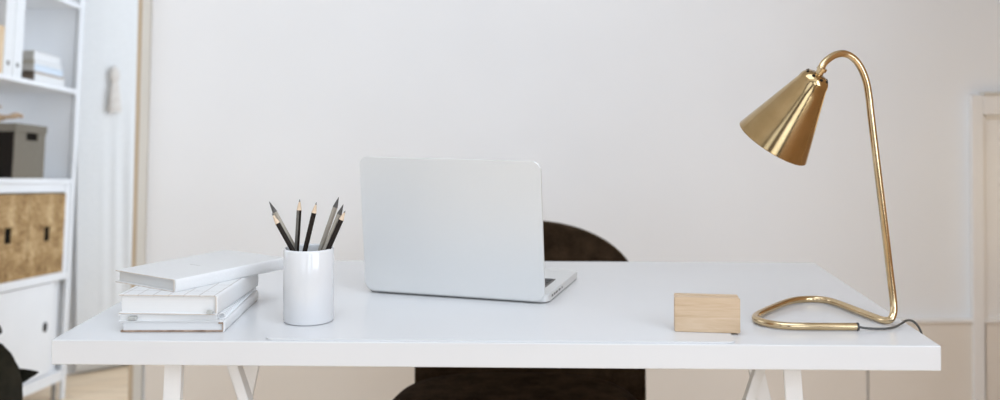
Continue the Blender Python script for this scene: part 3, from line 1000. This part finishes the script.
mesh_obj('box_body', box(bmesh.new(), 0, .30, 0, .078, 0, .25, .002), M['taupedark'], bx, True, 35)
mesh_obj('lid', box(bmesh.new(), -.003, .303, -.003, .079, .25, .270, .002), M['taupedark'], bx, True, 35)

def sbook(label, v0, v1, l0, l1, w0, w1, cov, pg, sp, group='books stacked on the upper shelf'):
    t = thing('book', label, 'book', matrix=shelfm(w0, l0, v0), group=group)
    W_, L_, V_ = w1 - w0, l1 - l0, v1 - v0
    mesh_obj('page_block', box(bmesh.new(), .003, W_ - .003, .002, L_ - .003, .002, V_ - .002), M[pg], t)
    b = bmesh.new(); box(b, 0, W_, .002, L_, 0, .002, .0005); box(b, 0, W_, .002, L_, V_ - .002, V_, .0005)
    mesh_obj('covers', b, M[cov], t)
    mesh_obj('spine', box(bmesh.new(), 0, W_, -.001, .002, 0, V_, .0007), M[sp], t)
sbook('thick white book with brown spine at the bottom of the upper shelf stack', 1.0575, 1.0825, -.362, -.128, -.23, -.003, 'cover', 'pages', 'spine2')
sbook('thin brown book second from the bottom of the upper shelf stack', 1.0828, 1.0888, -.360, -.135, -.23, -.004, 'tan', 'tan', 'spine2')
sbook('pale blue book in the middle of the upper shelf stack', 1.0891, 1.1120, -.362, -.140, -.23, -.005, 'paleblue', 'paleblue', 'spine3')
sbook('white book with dark grey spine second from the top of the upper shelf stack', 1.1123, 1.1260, -.360, -.150, -.23, -.006, 'cover', 'pages', 'spine1')
sbook('white book with taupe spine topmost in the upper shelf stack', 1.1263, 1.1540, -.362, -.158, -.23, -.007, 'cover', 'pages', 'spine3')

# ---------------------------------------------------------------- curtain on the hall wall
HM = frame(H0, hd, hn, UZ)                          # x along the wall, y off the wall
cu = thing('curtain', 'long white curtain hanging against the hallway wall beyond the bookcase', 'curtain', matrix=HM)
def curtain():
    bm = bmesh.new()
    NU, NV = 120, 40
    f_, k_ = [], []
    for j in range(NV + 1):
        t = j / NV
        z = 2.45 - t * 2.44
        a_, b_ = [], []
        for i in range(NU + 1):
            x = .02 + .50 * i / NU
            amp = .0001 + .0032 * max(0, min(1, (1.02 - z) / .35)) * max(0, min(1, (x - .10) / .06))
            y = .030 + amp * math.sin(x * 120 + .8 * math.sin(z * 2.2)) + .3 * amp * math.sin(x * 61 + z)
            a_.append(bm.verts.new((x, y + .001, z))); b_.append(bm.verts.new((x, y - .001, z)))
        f_.append(a_); k_.append(b_)
    for j in range(NV):
        for i in range(NU):
            bm.faces.new((f_[j][i], f_[j][i + 1], f_[j + 1][i + 1], f_[j + 1][i]))
            bm.faces.new((k_[j][i], k_[j + 1][i], k_[j + 1][i + 1], k_[j][i + 1]))
        for i in (0, NU):
            bm.faces.new((f_[j][i], f_[j + 1][i], k_[j + 1][i], k_[j][i]))
    for j in (0, NV):
        for i in range(NU):
            bm.faces.new((f_[j][i], k_[j][i], k_[j][i + 1], f_[j][i + 1]))
    return bm
mesh_obj('curtain_cloth', curtain(), M['robe'], cu, True)
rd = tube(bmesh.new(), [(-.02, .03, 2.462), (.56, .03, 2.462)], .011, 14)
mesh_obj('curtain_rod', rd, M['trimwhite'], cu, True, 40)
ts = lathe(bmesh.new(), [(0, .085), (.006, .083), (.013, .07), (.016, .05), (.013, .030), (.009, .022), (.013, .012), (.017, -.03), (.021, -.085), (.019, -.088), (0, -.086)], 20, Matrix.Translation((.152, .046, 1.055)) @ Matrix.Diagonal((1.2, .5, 1, 1)))
mesh_obj('tassel', ts, M['tassel'], cu, True, 50)

# ---------------------------------------------------------------- plant
pl = thing('rubber_plant', 'rubber plant with dark glossy leaves at the lower left corner', 'plant', (-1.27, 2.46, 0))
PO = Vector((-1.27, 2.46, 0))
pot = mesh_obj('pot', lathe(bmesh.new(), [(0, 0), (.085, 0), (.09, .004), (.108, .19), (.106, .195), (.100, .195), (.098, .17), (0, .168)], 40), M['potwhite'], pl, True, 50)
mesh_obj('soil', lathe(bmesh.new(), [(0, .166), (.0985, .166), (.0985, .172), (.05, .178), (0, .176)], 32), M['soil'], pl, True, 50)
mesh_obj('stem', tube(bmesh.new(), catmull([(0, 0, .165), (.008, .005, .30), (-.004, .0, .45), (.0, .004, .58), (-.01, 0, .66)], 6), [.011 - .0003 * k for k in range(25)], 12), M['stemgreen'], pl, True)
def leaf(base, tip, width, side, sag=.02):
    base, tip = Vector(base) - PO, Vector(tip) - PO
    d = tip - base
    L_ = d.length
    d.normalize()
    s = Vector(side)
    s = (s - d * s.dot(d)).normalized()
    n_ = d.cross(s)
    bm = bmesh.new()
    NL, NS = 22, 8
    top, bot = [], []
    for i in range(NL + 1):
        t = i / NL
        hw = width / 2 * (math.sin(math.pi * t ** .85) ** .72 if 0 < t < 1 else 0.0) * (1 - .25 * t ** 6) + .0006
        ra, rb_ = [], []
        for j in range(-NS, NS + 1):
            q = j / NS
            p = base + d * (L_ * t) + s * (hw * q) + n_ * (.22 * hw * q * q - sag * math.sin(math.pi * t) + .0015 * math.sin(t * 46 + abs(q) * 4) * abs(q))
            th = .0007 + (.0016 if j == 0 else 0)
            ra.append(bm.verts.new(p + n_ * th)); rb_.append(bm.verts.new(p - n_ * th))
        top.append(ra); bot.append(rb_)
    for i in range(NL):
        for j in range(2 * NS):
            bm.faces.new((top[i][j], top[i][j + 1], top[i + 1][j + 1], top[i + 1][j]))
            bm.faces.new((bot[i][j], bot[i + 1][j], bot[i + 1][j + 1], bot[i][j + 1]))
        for j in (0, 2 * NS):
            bm.faces.new((top[i][j], top[i + 1][j], bot[i + 1][j], bot[i][j]))
    for i in (0, NL):
        for j in range(2 * NS):
            bm.faces.new((top[i][j], bot[i][j], bot[i][j + 1], top[i][j + 1]))
    lf = mesh_obj('leaf', bm, M['leaf'], pl, True, 60)
    return lf
leaf((-1.185, 2.44, .485), (-1.145, 2.40, .245), .125, (1, -.15, .25), .014)
leaf((-1.262, 2.46, .36), (-1.0905, 2.462, .4055), .055, (.1, .35, 1), -.008)
leaf((-1.265, 2.46, .50), (-1.168, 2.44, .505), .075, (.2, .8, .6), .02)
leaf((-1.275, 2.46, .55), (-1.42, 2.42, .50), .11, (0, 1, .2), .02)
leaf((-1.27, 2.46, .60), (-1.34, 2.36, .76), .10, (1, -.5, .2), .02)
leaf((-1.27, 2.46, .46), (-1.36, 2.56, .36), .11, (1, 1, .3), .02)
leaf((-1.28, 2.46, .65), (-1.29, 2.47, .83), .05, (1, -.4, 0), .005)
mesh_obj('leaf_stalk', tube(bmesh.new(), [Vector(p) - PO for p in catmull([(-1.272, 2.46, .44), (-1.225, 2.45, .490), (-1.185, 2.44, .485)], 6)], .0035, 8), M['stemgreen'], pl, True)
